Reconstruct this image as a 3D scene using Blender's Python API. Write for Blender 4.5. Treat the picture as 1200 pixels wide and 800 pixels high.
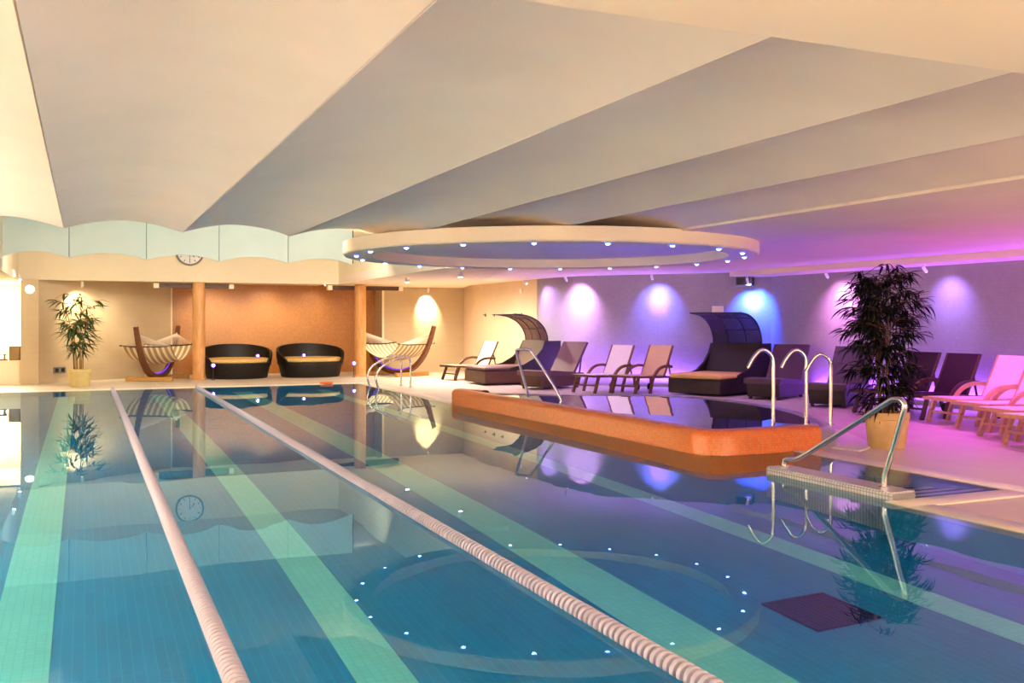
import bpy, bmesh, math, random
from mathutils import Vector, Matrix
for o in list(bpy.data.objects): bpy.data.objects.remove(o)
random.seed(7)
sc = bpy.context.scene
COL = sc.collection
PI = math.pi
R = math.radians

# ---------------------------------------------------------------- camera
cd = bpy.data.cameras.new('camera'); cam = bpy.data.objects.new('camera', cd); COL.objects.link(cam)
cd.sensor_width = 36; cd.lens = 34.2; cd.shift_y = -23/1200; cd.clip_start = .05
cam.location = (0, 0, 1.5); cam.rotation_euler = (R(90), 0, -R(23.73))
sc.camera = cam
# ---------------------------------------------------------------- world, exposure
w = bpy.data.worlds.new('world'); sc.world = w; w.use_nodes = True
w.node_tree.nodes['Background'].inputs[0].default_value = (.05, .05, .06, 1)
w.node_tree.nodes['Background'].inputs[1].default_value = .3
vs = sc.view_settings
vs.view_transform = 'Standard'; vs.look = 'None'; vs.exposure = 0; vs.gamma = 1; vs.use_curve_mapping = False
cy = sc.cycles
cy.max_bounces = 10; cy.diffuse_bounces = 5; cy.glossy_bounces = 4; cy.transmission_bounces = 6
cy.transparent_max_bounces = 12; cy.sample_clamp_indirect = 20; cy.blur_glossy = .3
cy.caustics_refractive = True; cy.caustics_reflective = False
cy.use_denoising = True

def area(name, loc, rot, sx, sy, power, col, spread=180):
    l = bpy.data.lights.new(name, 'AREA'); l.shape = 'RECTANGLE'; l.size = sx; l.size_y = sy
    l.energy = power; l.color = col; l.spread = R(spread)
    o = bpy.data.objects.new(name, l); o.location = loc; o.rotation_euler = rot; COL.objects.link(o); return o
def spot(name, loc, target, power, col, deg, blend=.6, size=.04, parent=None):
    l = bpy.data.lights.new(name, 'SPOT'); l.energy = power; l.color = col; l.spot_size = R(deg); l.spot_blend = blend
    l.shadow_soft_size = size
    o = bpy.data.objects.new(name, l); COL.objects.link(o)
    o.location = loc
    d = Vector(target)-Vector(loc)
    o.rotation_euler = d.to_track_quat('-Z', 'Y').to_euler()
    if parent: o.parent = parent
    return o
WARM = (1, .86, .76); WARM2 = (1, .88, .70)
# warm wall uplighters along the left wall and behind the camera
for i, (y, p) in enumerate(((0.5, 165), (4.5, 240), (8.5, 310), (11.7, 330))):
    area('uplight_lamp', (-2.85, y, .9), (R(180), R(-34), 0), .35, 1.6, p, WARM)
area('uplight_lamp', (1.0, -3.4, 1.6), (R(160), 0, 0), 4.5, .4, 420, WARM)
area('uplight_lamp', (8.5, -3.4, 1.6), (R(160), 0, 0), 6.5, .4, 720, (1, .85, .75))  # right-rear one added to even out the vault contrast
# cove lamps in the raised trough: warm on the far fascia, pale on the hanging panels
area('cove_lamp', (2.3, 21.0, 3.40), (R(50), 0, 0), 7.0, .25, 150, (1, .90, .74))
area('cove_lamp', (4.2, 12.9, 3.40), (R(75), 0, 0), 3.8, .25, 360, (.92, 1, .95))
# bright side room at the far left
area('side_room_lamp', (-2.2, 27.2, 2.35), (0, 0, 0), 1.3, 1.8, 330, (1, .92, .78))
# added fill spots brightening the far deck and wall; downlights behind the fascia
for x, y in ((8.3, 25.2), (8.6, 23.4), (8.6, 21.8)): spot('deck_fill_spot', (x, y, 2.49 if x < 10.5 else 2.55), (x+.5, y-.1, 0), 430, WARM2, 160, 1, .03)
for x in (3.2, 4.75, 6.2): spot('recess_downlight', (x, 27.2, 2.53), (x, 28.2, .6), 110, (1, .80, .52), 120, 1, .03)
spot('recess_downlight', (.9, 26.4, 2.53), (.9, 26.0, 0), 80, WARM2, 140, 1, .03)
# added unseen underwater lamps in near and left walls to lift the pool floor
for y in (3.5, 7.5, 11.5, 15.5, 19.5): area('pool_fill_lamp', (-1.98, y, -.45), (0, R(-90), 0), .25, .5, 6, (.55, .9, 1))
for x in (0, 2, 4): area('pool_fill_lamp', (x, 1.22, -.45), (R(90), 0, 0), .5, .25, 6, (.55, .9, 1))
# violet and magenta downlights over the right-hand deck, low violet strips behind the loungers
for x, y, p in ((11.6, 7.2, 150), (11.9, 9.0, 190), (12.2, 10.8, 150), (10.4, 9.4, 110)): spot('magenta_downlight', (x, y, 2.55), (x-.5, y-.2, 0), p, (.88, .09, 1), 116, .9, .05)
for x, y, p in ((8.4, 6.2, 40), (8.6, 3.8, 40), (10.6, 5.0, 30)): spot('soft_downlight', (x, y, 2.55), (x, y, 0), p, (1, .74, .80), 130, 1, .05)
for x, y, p in ((11.9, 14.2, 70), (11.0, 16.4, 90), (9.6, 18.6, 110), (9.2, 20.8, 90)): spot('violet_downlight', (x, y, 2.55), (x, y, 0), p, (.74, .42, 1), 130, 1, .05)
area('violet_strip', (13.38, 9.5, .16), (R(180), R(24), 0), .1, 12.0, 330, (.34, .09, 1))
area('violet_strip', (11.62, 18.75, .16), (R(180), R(20), R(48)), .1, 3.6, 90, (.30, .12, 1))
area('violet_strip', (10.36, 20.9, .16), (R(180), R(20), 0), .1, 1.6, 40, (.40, .18, 1))

# ---------------------------------------------------------------- materials
def lin(c):
    return tuple((x/255/12.92 if x/255 <= .04045 else ((x/255+.055)/1.055)**2.4) for x in c)
def newmat(name):
    m = bpy.data.materials.new(name); m.use_nodes = True
    nt = m.node_tree; return m, nt, nt.nodes['Principled BSDF']
def coords(nt, axes='xyz', scale=1.0, uv=False):
    tc = nt.nodes.new('ShaderNodeTexCoord')
    src = tc.outputs['UV' if uv else 'Object']
    if axes != 'xyz':
        s = nt.nodes.new('ShaderNodeSeparateXYZ'); c = nt.nodes.new('ShaderNodeCombineXYZ')
        nt.links.new(src, s.inputs[0])
        for i, a in enumerate(axes): nt.links.new(s.outputs['xyz'.index(a)], c.inputs[i])
        src = c.outputs[0]
    mp = nt.nodes.new('ShaderNodeMapping'); mp.inputs['Scale'].default_value = (scale,)*3
    nt.links.new(src, mp.inputs[0]); return mp.outputs[0]
def bump(nt, b, height, strength, dist=.01):
    n = nt.nodes.new('ShaderNodeBump'); n.inputs['Strength'].default_value = strength; n.inputs['Distance'].default_value = dist
    nt.links.new(height, n.inputs['Height']); nt.links.new(n.outputs[0], b.inputs['Normal'])
def ramp(nt, fac, cols):
    r = nt.nodes.new('ShaderNodeValToRGB'); e = r.color_ramp.elements
    while len(e) < len(cols): e.new(.5)
    for i, (p, c) in enumerate(cols): e[i].position = p; e[i].color = (*c, 1)
    nt.links.new(fac, r.inputs[0]); return r.outputs[0]
def noise(nt, vec, scale, detail=3, rough=.55):
    n = nt.nodes.new('ShaderNodeTexNoise'); n.inputs['Scale'].default_value = scale
    n.inputs['Detail'].default_value = detail; n.inputs['Roughness'].default_value = rough
    if vec is not None: nt.links.new(vec, n.inputs['Vector'])
    return n.outputs['Fac']
def plain(name, rgb, rough=.6, metal=0, var=.08, vscale=6, bstr=.0, spec=.5, coat=0):
    m, nt, b = newmat(name); c = lin(rgb)
    f = noise(nt, coords(nt), vscale)
    nt.links.new(ramp(nt, f, [(.3, tuple(x*(1-var) for x in c)), (.7, tuple(min(1, x*(1+var)) for x in c))]), b.inputs['Base Color'])
    b.inputs['Roughness'].default_value = rough; b.inputs['Metallic'].default_value = metal
    b.inputs['Specular IOR Level'].default_value = spec
    if bstr:
        bump(nt, b, noise(nt, coords(nt), vscale*12, 2), bstr, .004)
    return m
def tiles(name, c1, c2, grout, tw, th, mortar, axes='xyz', rough=.3, uv=False, offset=0., bstr=.3, spec=.5, vary=None):
    m, nt, b = newmat(name)
    v = coords(nt, axes, 1, uv)
    br = nt.nodes.new('ShaderNodeTexBrick'); br.offset = offset; br.squash = 1
    br.inputs['Color1'].default_value = (*lin(c1), 1); br.inputs['Color2'].default_value = (*lin(c2), 1)
    br.inputs['Mortar'].default_value = (*lin(grout), 1); br.inputs['Scale'].default_value = 1
    br.inputs['Mortar Size'].default_value = mortar; br.inputs['Mortar Smooth'].default_value = .2
    br.inputs['Brick Width'].default_value = tw; br.inputs['Row Height'].default_value = th
    nt.links.new(v, br.inputs['Vector'])
    mx = nt.nodes.new('ShaderNodeMix'); mx.data_type = 'RGBA'; mx.blend_type = 'MULTIPLY'; mx.inputs[0].default_value = .25
    nt.links.new(br.outputs['Color'], mx.inputs[6])
    nt.links.new(ramp(nt, noise(nt, v, 1.3, 4), [(.3, (.7, .7, .7)), (.7, (1, 1, 1))]), mx.inputs[7])
    nt.links.new(mx.outputs[2], b.inputs['Base Color'])
    b.inputs['Roughness'].default_value = rough; b.inputs['Specular IOR Level'].default_value = spec
    inv = nt.nodes.new('ShaderNodeMath'); inv.operation = 'SUBTRACT'; inv.inputs[0].default_value = 1
    nt.links.new(br.outputs['Fac'], inv.inputs[1]); bump(nt, b, inv.outputs[0], bstr, .003)
    return m
def wood(name, c1, c2, scale=8, rough=.5, axes='xyz'):
    m, nt, b = newmat(name); v = coords(nt, axes)
    mp = nt.nodes.new('ShaderNodeMapping'); mp.inputs['Scale'].default_value = (1, 6, 6); nt.links.new(v, mp.inputs[0])
    f = noise(nt, mp.outputs[0], scale, 5, .6)
    nt.links.new(ramp(nt, f, [(.3, lin(c1)), (.7, lin(c2))]), b.inputs['Base Color'])
    b.inputs['Roughness'].default_value = rough; bump(nt, b, f, .15, .003); return m
def wicker(name, c1, c2, scale=60):
    m, nt, b = newmat(name); v = coords(nt)
    w1 = nt.nodes.new('ShaderNodeTexWave'); w1.bands_direction = 'Z'; w1.inputs['Scale'].default_value = scale/6
    w2 = nt.nodes.new('ShaderNodeTexWave'); w2.bands_direction = 'DIAGONAL'; w2.inputs['Scale'].default_value = scale/8
    for x in (w1, w2): nt.links.new(v, x.inputs[0]); x.inputs['Distortion'].default_value = 1.5
    mul = nt.nodes.new('ShaderNodeMath'); mul.operation = 'MULTIPLY'
    nt.links.new(w1.outputs['Fac'], mul.inputs[0]); nt.links.new(w2.outputs['Fac'], mul.inputs[1])
    nt.links.new(ramp(nt, mul.outputs[0], [(.1, lin(c1)), (.7, lin(c2))]), b.inputs['Base Color'])
    b.inputs['Roughness'].default_value = .5; bump(nt, b, mul.outputs[0], .5, .006); return m
def glow(name, rgb, strength):
    m, nt, b = newmat(name); b.inputs['Base Color'].default_value = (*rgb, 1)
    b.inputs['Emission Color'].default_value = (*rgb, 1); b.inputs['Emission Strength'].default_value = strength; return m
def weave(name, rgb, alpha):
    m, nt, b = newmat(name); b.inputs['Base Color'].default_value = (*lin(rgb), 1); b.inputs['Alpha'].default_value = alpha
    b.inputs['Roughness'].default_value = .8; return m
def stripes_mat(name, c1, c2, scale):
    m, nt, b = newmat(name); v = coords(nt)
    s = nt.nodes.new('ShaderNodeSeparateXYZ'); nt.links.new(v, s.inputs[0])
    a = nt.nodes.new('ShaderNodeMath'); a.operation = 'MULTIPLY'; a.inputs[1].default_value = scale; nt.links.new(s.outputs[1], a.inputs[0])
    f = nt.nodes.new('ShaderNodeMath'); f.operation = 'SINE'; nt.links.new(a.outputs[0], f.inputs[0])
    nt.links.new(ramp(nt, f.outputs[0], [(.12, lin(c1)), (.24, lin(c2))]), b.inputs['Base Color'])
    b.inputs['Roughness'].default_value = .9; bump(nt, b, noise(nt, v, 150, 2), .2, .003); return m
def water_mat(name, wave, tint=(1, 1, 1)):
    m = bpy.data.materials.new(name); m.use_nodes = True; nt = m.node_tree; nt.nodes.clear()
    out = nt.nodes.new('ShaderNodeOutputMaterial'); g = nt.nodes.new('ShaderNodeBsdfGlass')
    g.inputs['IOR'].default_value = 1.24; g.inputs['Roughness'].default_value = 0; g.inputs['Color'].default_value = (*tint, 1)
    v = coords(nt); n1 = noise(nt, v, .9, 2, .4)
    b = nt.nodes.new('ShaderNodeBump'); b.inputs['Strength'].default_value = wave; b.inputs['Distance'].default_value = .02
    nt.links.new(n1, b.inputs['Height']); nt.links.new(b.outputs[0], g.inputs['Normal'])
    nt.links.new(g.outputs[0], out.inputs[0]); return m

M = {}
M['plaster'] = plain('plaster', (242, 224, 200), .85, var=.03, vscale=.8, bstr=.05, spec=.2)
M['vault'] = plain('vault_plaster', (246, 228, 212), .8, var=.03, vscale=1.2, bstr=.05, spec=.25)
M['teal'] = plain('pale_green_panel', (218, 226, 212), .6, var=.04, vscale=1, spec=.3)
M['cream'] = plain('cream_paint', (238, 226, 196), .8, var=.03, vscale=1, spec=.2)
M['beige_wall'] = tiles('beige_wall_tile', (198, 176, 140), (194, 172, 137), (186, 165, 131), .30, .15, .002, 'xzy', .5, bstr=.08)
M['beige_side'] = tiles('beige_side_tile', (222, 196, 166), (218, 192, 162), (210, 185, 156), .30, .15, .002, 'yzx', .5, bstr=.08)
M['grey_wall'] = tiles('grey_wall_tile', (156, 148, 152), (151, 143, 147), (145, 137, 141), .06, .06, .002, 'yzx', .55, bstr=.06)
M['orange_wall'] = tiles('copper_mosaic', (186, 124, 62), (204, 140, 72), (160, 104, 54), .03, .03, .002, 'xzy', .32, bstr=.15)
M['spa_tile'] = tiles('orange_mosaic', (226, 112, 44), (240, 134, 58), (205, 120, 70), .028, .028, .0025, 'xyz', .28, uv=True, bstr=.35)
M['spa_rim'] = tiles('pale_mosaic', (150, 142, 150), (160, 152, 160), (130, 124, 132), .028, .028, .002, 'xyz', .3, uv=True)
M['deck'] = tiles('deck_tile', (214, 200, 182), (207, 193, 176), (196, 182, 165), .33, .33, .003, 'xyz', .42, bstr=.08)
M['coping'] = tiles('coping_tile', (236, 226, 208), (231, 221, 203), (222, 212, 194), .25, .25, .002, 'xyz', .4, bstr=.05)
M['pool_tile'] = tiles('blue_pool_mosaic', (0, 134, 200), (0, 127, 194), (18, 150, 208), .06, .5, .003, 'xyz', .35, bstr=.1)
M['pool_wall'] = tiles('blue_wall_mosaic', (0, 148, 196), (0, 140, 190), (30, 160, 204), .05, .05, .003, 'xzy', .35, bstr=.1)
M['mark_tile'] = tiles('pale_green_mosaic', (122, 222, 234), (116, 216, 228), (108, 206, 218), .05, .05, .003, 'xyz', .35, bstr=.1)
M['ledge_tile'] = tiles('grey_mosaic', (206, 204, 208), (194, 192, 198), (140, 138, 144), .035, .035, .003, 'xyz', .35, bstr=.2)
M['ledge_side'] = tiles('grey_mosaic_side', (214, 212, 216), (200, 198, 204), (140, 138, 144), .035, .035, .004, 'yzx', .35, bstr=.2)
M['step_tile'] = tiles('dark_blue_step_mosaic', (24, 60, 120), (20, 54, 110), (50, 90, 140), .05, .05, .003, 'xyz', .35)
M['nosing'] = plain('pale_nosing', (215, 205, 200), .5)
M['spa_floor'] = tiles('deep_blue_mosaic', (14, 96, 214), (10, 88, 204), (50, 130, 220), .05, .05, .003, 'xyz', .35)
M['grate'] = plain('dark_grate', (20, 30, 84), .6)
M['steel'] = plain('polished_steel', (226, 222, 218), .16, 1, var=.02)
M['teak'] = wood('teak', (96, 60, 44), (134, 88, 62), 6)
M['teak_pale'] = wood('pale_teak', (190, 140, 104), (216, 170, 130), 6)
M['bow_wood'] = wood('bow_wood', (84, 46, 24), (124, 70, 36), 5)
M['foot_wood'] = wood('foot_wood', (176, 124, 58), (206, 156, 84), 5)
M['dark_wood'] = wood('dark_wood', (60, 36, 22), (92, 56, 34), 6)
M['column'] = wood('column_wood', (196, 132, 70), (220, 164, 102), 3, .4, 'zxy')
M['white_sling'] = plain('white_sling', (236, 228, 226), .85, var=.03, vscale=20, bstr=.2, spec=.1)
M['beige_sling'] = plain('beige_sling', (222, 190, 150), .85, var=.04, vscale=20, bstr=.2, spec=.1)
M['grey_sling'] = plain('grey_sling', (214, 200, 186), .85, var=.04, vscale=20, bstr=.2, spec=.1)
M['dark_sling'] = plain('dark_sling', (58, 38, 54), .8, var=.08, vscale=20, bstr=.2, spec=.1)
M['wicker'] = wicker('dark_wicker', (22, 13, 12), (44, 27, 24), 120)
M['wicker_brown'] = wicker('brown_wicker', (74, 46, 33), (116, 76, 50), 120)
M['wicker_seat'] = wicker('wicker_seat', (96, 64, 66), (128, 88, 88), 120)
M['wicker_plum'] = wicker('plum_wicker', (62, 34, 58), (88, 50, 78), 120)
M['wicker_black'] = wicker('black_wicker', (8, 5, 5), (22, 13, 12))
M['cushion'] = plain('straw_cushion', (222, 184, 116), .9, var=.04, vscale=12, bstr=.2, spec=.1)
M['canopy_mesh'] = weave('canopy_mesh', (96, 34, 50), .72)
M['canopy_mesh_dark'] = weave('dark_canopy_mesh', (50, 26, 60), .78)
M['rubber'] = plain('black_rubber', (20, 20, 22), .7)
M['rope_white'] = plain('white_float', (176, 172, 196), .4, var=.02)
M['cord'] = plain('cotton_cord', (236, 222, 200), .9)
M['cloth'] = stripes_mat('striped_cotton', (182, 152, 106), (244, 230, 192), 44)
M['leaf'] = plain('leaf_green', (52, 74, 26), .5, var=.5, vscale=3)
M['leaf_backlit'] = plain('leaf_backlit_green', (9, 13, 6), .6, var=.5, vscale=3, spec=.25)  # backlit shade of the right palm put into its leaf colour
M['stem'] = plain('cane_stem', (150, 112, 52), .6, var=.2, vscale=9)
M['stem_dark'] = plain('dark_cane_stem', (84, 58, 34), .6, var=.3, vscale=9)
M['pot'] = plain('straw_pot', (206, 184, 122), .7, var=.06, vscale=9, bstr=.2)
M['pot_clay'] = plain('clay_pot', (200, 164, 110), .7, var=.1, vscale=7, bstr=.3)
M['soil'] = plain('soil', (42, 28, 20), .95, var=.3, vscale=40, bstr=.5)
M['white'] = plain('white_plastic', (238, 236, 230), .5, var=.01)
M['black'] = plain('black_plastic', (22, 22, 24), .5)
M['grey'] = plain('grey_plastic', (120, 116, 110), .5)
M['orange'] = plain('orange_plastic', (236, 96, 30), .4)
M['brown_box'] = plain('brown_paint', (150, 116, 76), .6)
M['lens_white'] = glow('lens_white', (1, .95, .95), 14)
M['lens_warm'] = glow('lens_warm', (1, .86, .62), 14)
M['lens_violet'] = glow('lens_violet', (1, .82, 1), 9)
M['led_core'] = glow('led_core', (.72, .82, 1), 12)
M['led_halo'] = glow('led_halo', (.06, .16, 1), 1.6)
M['led_violet'] = glow('led_violet', (.22, .06, 1), 1.6)
M['screen_glow'] = glow('strip_violet', (.20, .05, 1), .9)
M['water'] = water_mat('pool_water', .10, (.80, .98, 1))
M['spa_water'] = water_mat('spa_water', .10, (.9, .95, 1))

# ---------------------------------------------------------------- mesh builder
class MB:
    def __init__(s): s.v = []; s.f = []; s.uv = None; s.sm = []
    def add(s, vs_, fs, smooth=False):
        n = len(s.v); s.v += [tuple(x) for x in vs_]; s.f += [tuple(i+n for i in f) for f in fs]; s.sm += [smooth]*len(fs); return s
    def box(s, c, d, rot=None, ch=0):
        x, y, z = (k/2 for k in d)
        if ch:
            P = []
            ring = [(-x, -y), (x, -y), (x, y), (-x, y)]
            def rr(inset, zz):
                q = []
                for (a, b) in ((-1, -1), (1, -1), (1, 1), (-1, 1)):
                    if a*b > 0: q += [(a*(x-inset), b*(y-ch-inset), zz), (a*(x-ch-inset), b*(y-inset), zz)]
                    else: q += [(a*(x-ch-inset), b*(y-inset), zz), (a*(x-inset), b*(y-ch-inset), zz)]
                return q
            for ins, zz in ((ch, -z), (0, -z+ch), (0, z-ch), (ch, z)): P += rr(ins, zz)
            F = [tuple(range(7, -1, -1)), tuple(range(24, 32))]
            for k in range(3):
                for i in range(8): F.append((k*8+i, k*8+(i+1) % 8, k*8+8+(i+1) % 8, k*8+8+i))
        else:
            P = [(-x, -y, -z), (x, -y, -z), (x, y, -z), (-x, y, -z), (-x, -y, z), (x, -y, z), (x, y, z), (-x, y, z)]
            F = [(3, 2, 1, 0), (4, 5, 6, 7), (0, 1, 5, 4), (1, 2, 6, 5), (2, 3, 7, 6), (3, 0, 4, 7)]
        m = Matrix.Translation(c)
        if rot is not None: m = m @ rot.to_4x4()
        return s.add([m @ Vector(p) for p in P], F)
    def span(s, a, b, ch=0):
        return s.box([(p+q)/2 for p, q in zip(a, b)], [abs(q-p) for p, q in zip(a, b)], ch=ch)
    def sweep(s, path, prof, smooth=True, up=None, closed=False, taper=None):
        """prof: list of (side, up) offsets swept along the path"""
        P = [Vector(p) for p in path]; n = len(prof); V = []; last = None
        for i, p in enumerate(P):
            if closed: t = (P[(i+1) % len(P)]-P[i-1]).normalized()
            else: t = (P[min(i+1, len(P)-1)]-P[max(i-1, 0)]).normalized()
            u = Vector(up) if up else (last if last else (Vector((0, 0, 1)) if abs(t.z) < .9 else Vector((1, 0, 0))))
            u = (u-t*u.dot(t)).normalized(); last = u; sd = t.cross(u)
            k = taper[i] if taper else 1
            V += [p+sd*a*k+u*b*k for a, b in prof]
        F = []; m = len(P)
        for i in range(m if closed else m-1):
            j = (i+1) % m
            for q in range(n): F.append((i*n+q, i*n+(q+1) % n, j*n+(q+1) % n, j*n+q))
        s.add(V, F, smooth)
        if not closed:
            s.add(V[:n], [tuple(range(n-1, -1, -1))]); s.add(V[-n:], [tuple(range(n))])
        return s
    def tube(s, path, r, n=8, closed=False, taper=None):
        return s.sweep(path, [(math.cos(2*PI*i/n)*r, math.sin(2*PI*i/n)*r) for i in range(n)], True, closed=closed, taper=taper)
    def bar(s, path, wd, ht, up=(0, 0, 1), taper=None):
        return s.sweep(path, [(-wd/2, -ht/2), (wd/2, -ht/2), (wd/2, ht/2), (-wd/2, ht/2)], False, up=up, taper=taper)
    def lathe(s, prof, n=24, c=(0, 0, 0), axis='z', smooth=True, cap=True):
        V = []
        for r, z in prof:
            for i in range(n):
                a = 2*PI*i/n
                p = (r*math.cos(a), r*math.sin(a), z)
                if axis == 'y': p = (p[0], p[2], p[1])
                if axis == 'x': p = (p[2], p[0], p[1])
                V.append((p[0]+c[0], p[1]+c[1], p[2]+c[2]))
        F = []
        for k in range(len(prof)-1):
            for i in range(n):
                q = (k*n+i, k*n+(i+1) % n, (k+1)*n+(i+1) % n, (k+1)*n+i)
                F.append(q if axis != 'y' else q[::-1])
        s.add(V, F, smooth)
        for k in (0, len(prof)-1) if cap else ():
            if prof[k][0] > 1e-4: s.add(V[k*n:(k+1)*n], [tuple(range(n))])
        return s
    def prism(s, poly, z0, z1, fn=None):
        """poly in 2-D extruded from z0 to z1; fn maps (a,b,h) to a point"""
        fn = fn or (lambda a, b, h: (a, b, h)); n = len(poly)
        V = [fn(a, b, z0) for a, b in poly]+[fn(a, b, z1) for a, b in poly]
        F = [tuple(range(n-1, -1, -1)), tuple(range(n, 2*n))]+[(i, (i+1) % n, n+(i+1) % n, n+i) for i in range(n)]
        return s.add(V, F)
    def sheet(s, fn, nu, nv, t, smooth=True):
        """surface fn(u,v) with u,v in 0..1, given a thickness t along its normal"""
        G = [[Vector(fn(i/nu, j/nv)) for j in range(nv+1)] for i in range(nu+1)]
        V = []; off = []
        for i in range(nu+1):
            for j in range(nv+1):
                du = G[min(i+1, nu)][j]-G[max(i-1, 0)][j]; dv = G[i][min(j+1, nv)]-G[i][max(j-1, 0)]
                nn = du.cross(dv); nn = nn.normalized() if nn.length > 1e-9 else Vector((0, 0, 1))
                V.append(G[i][j]); off.append(G[i][j]+nn*t)
        k = (nv+1); N = len(V); F = []
        for i in range(nu):
            for j in range(nv):
                q = (i*k+j, i*k+j+1, (i+1)*k+j+1, (i+1)*k+j)
                F.append(q); F.append(tuple(x+N for x in q[::-1]))
        s.add(V+off, F, smooth)
        E = [(i*k, (i+1)*k) for i in range(nu)]+[(i*k+nv, (i+1)*k+nv) for i in range(nu)]+[(j, j+1) for j in range(nv)]+[(nu*k+j, nu*k+j+1) for j in range(nv)]
        A = V+off
        for a, b in E: s.add([A[a], A[b], A[b+N], A[a+N]], [(0, 1, 2, 3)])
        return s
    def mesh(s, name, mat, fix=True):
        me = bpy.data.meshes.new(name); me.from_pydata([tuple(v) for v in s.v], [], s.f)
        me.polygons.foreach_set('use_smooth', s.sm)
        if fix:
            b = bmesh.new(); b.from_mesh(me); bmesh.ops.remove_doubles(b, verts=b.verts, dist=1e-5)
            bmesh.ops.recalc_face_normals(b, faces=b.faces); b.to_mesh(me); b.free()
        me.set_sharp_from_angle(angle=R(40))
        if mat: me.materials.append(M[mat])
        return me
    def ob(s, name, mat, parent=None, loc=None, fix=True):
        return link(name, s.mesh(name, mat, fix), parent, loc)
def link(name, me, parent=None, loc=None):
    o = bpy.data.objects.new(name, me); COL.objects.link(o)
    if parent: o.parent = parent
    if loc: o.location = loc
    return o
def tag(o, label=None, cat=None, group=None, kind=None):
    if label: o['label'] = label
    if cat: o['category'] = cat
    if group: o['group'] = group
    if kind: o['kind'] = kind
    return o
def thing(name, label, cat, loc=(0, 0, 0), rz=0, group=None):
    o = bpy.data.objects.new(name, None); COL.objects.link(o); o.empty_display_size = .2
    o.location = loc; o.rotation_euler = (0, 0, rz); return tag(o, label, cat, group)
KIDS = {}
def kids(o): return [c for c in o.children]
def dup(o, loc=None, rz=None, label=None, parent=None):
    c = o.copy(); COL.objects.link(c)
    if parent: c.parent = parent
    if loc: c.location = loc
    if rz is not None: c.rotation_euler = (0, 0, rz)
    if label: c['label'] = label
    for k in kids(o): dup(k, parent=c)
    return c
def struct(name, mb, mat, parent=None, fix=True):
    o = mb.ob(name, mat, parent, fix=fix)
    if not parent: o['kind'] = 'structure'
    return o
def fill(name, loops, z0, z1, mat, parent=None):
    """flat slab with holes: first loop is the outline"""
    b = bmesh.new(); E = []
    for L in loops:
        vs_ = [b.verts.new((x, y, z1)) for x, y in L]
        E += [b.edges.new((vs_[i], vs_[(i+1) % len(vs_)])) for i in range(len(vs_))]
    bmesh.ops.triangle_fill(b, use_beauty=True, edges=E, normal=(0, 0, 1))
    if z1-z0 > 1e-6:
        r = bmesh.ops.extrude_face_region(b, geom=b.faces[:])
        for g in r['geom']:
            if isinstance(g, bmesh.types.BMVert): g.co.z = z0
    bmesh.ops.recalc_face_normals(b, faces=b.faces)
    me = bpy.data.meshes.new(name); b.to_mesh(me); b.free(); me.materials.append(M[mat])
    if z1-z0 <= 1e-6:
        if me.polygons and me.polygons[0].normal.z < 0: me.flip_normals()
    return link(name, me, parent)
def smooth_path(P, n=6, closed=False):
    P = [Vector(p) for p in P]; out = []; m = len(P)
    for i in range(m if closed else m-1):
        if closed: a, b, c, d = P[i-1], P[i], P[(i+1) % m], P[(i+2) % m]
        else: a, b, c, d = P[max(i-1, 0)], P[i], P[i+1], P[min(i+2, m-1)]
        for k in range(n):
            t = k/n
            out.append(.5*((2*b)+(c-a)*t+(2*a-5*b+4*c-d)*t*t+(3*b-a-3*c+d)*t**3))
    if not closed: out.append(P[-1])
    return out

# ================================================================ SETTING
DZ = .03
# spa outline (outer face): pool side, then the round deck side
ARC = [(7.75, 8.80), (8.20, 9.00), (8.75, 9.85), (9.20, 10.95), (9.42, 12.1), (9.38, 13.2), (8.90, 14.2), (8.05, 14.72), (7.20, 15.08), (6.5, 15.75)]
SIDE = [(6.5, 15.75), (6.18, 16.28), (5.98, 16.25), (5.98, 15.9), (6.06, 14.0), (6.14, 12.0), (6.17, 10.5), (6.17, 9.3), (6.20, 9.02), (6.30, 8.86), (6.48, 8.79), (6.8, 8.78), (7.3, 8.79), (7.75, 8.80)]
arc_pts = [(p.x, p.y) for p in smooth_path([(x, y, 0) for x, y in ARC], 6)]
side_pts = [(p.x, p.y) for p in smooth_path([(x, y, 0) for x, y in SIDE], 5)]
PX0, PX1, PY0, PY1 = -2.0, 5.95, 1.2, 22.6
hole = [(PX0, PY0), (PX1, PY0), (PX1, 6.02), (7.35, 6.02), (7.35, 8.82)] + arc_pts + [(6.18, 16.32), (PX1, 16.32), (PX1, PY1), (PX0, PY1)]
fl = fill('floor', [[(-3.2, -4.2), (13.7, -4.2), (13.7, 30), (-3.2, 30)], hole], -.12, DZ, 'deck'); fl['kind'] = 'structure'
# coping strips around the water
cz0, cz1 = DZ-.02, DZ+.015
cop = thing('trim_1', None, None); cop['kind'] = 'structure'
for a, b in (((PX0-.3, PY1), (PX1+.3, PY1+.3)), ((PX1, 16.32), (PX1+.3, PY1)), ((PX1, PY0), (PX1+.26, 5.76)), ((PX1, 5.76), (7.35, 6.02)),
             ((7.35, 5.76), (7.61, 8.82)), ((PX0-.3, PY0), (PX0, PY1)), ((PX0-.3, PY0-.3), (PX1+.26, PY0))):
    MB().span((*a, cz0), (*b, cz1), ch=.006).ob('coping', 'coping', cop)
arc_c = [(x, y) for x, y in arc_pts]
mb = MB()
def off(pts, d):
    out = []
    for i, (x, y) in enumerate(pts):
        a = pts[max(i-1, 0)]; b = pts[min(i+1, len(pts)-1)]
        t = Vector((b[0]-a[0], b[1]-a[1])).normalized(); out.append((x+t.y*d, y-t.x*d))
    return out
outer = off(arc_pts, .35)
fill_loop = arc_pts[3:] + outer[:2:-1]
o = fill('coping', [fill_loop], cz0, cz1, 'coping', cop)

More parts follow.
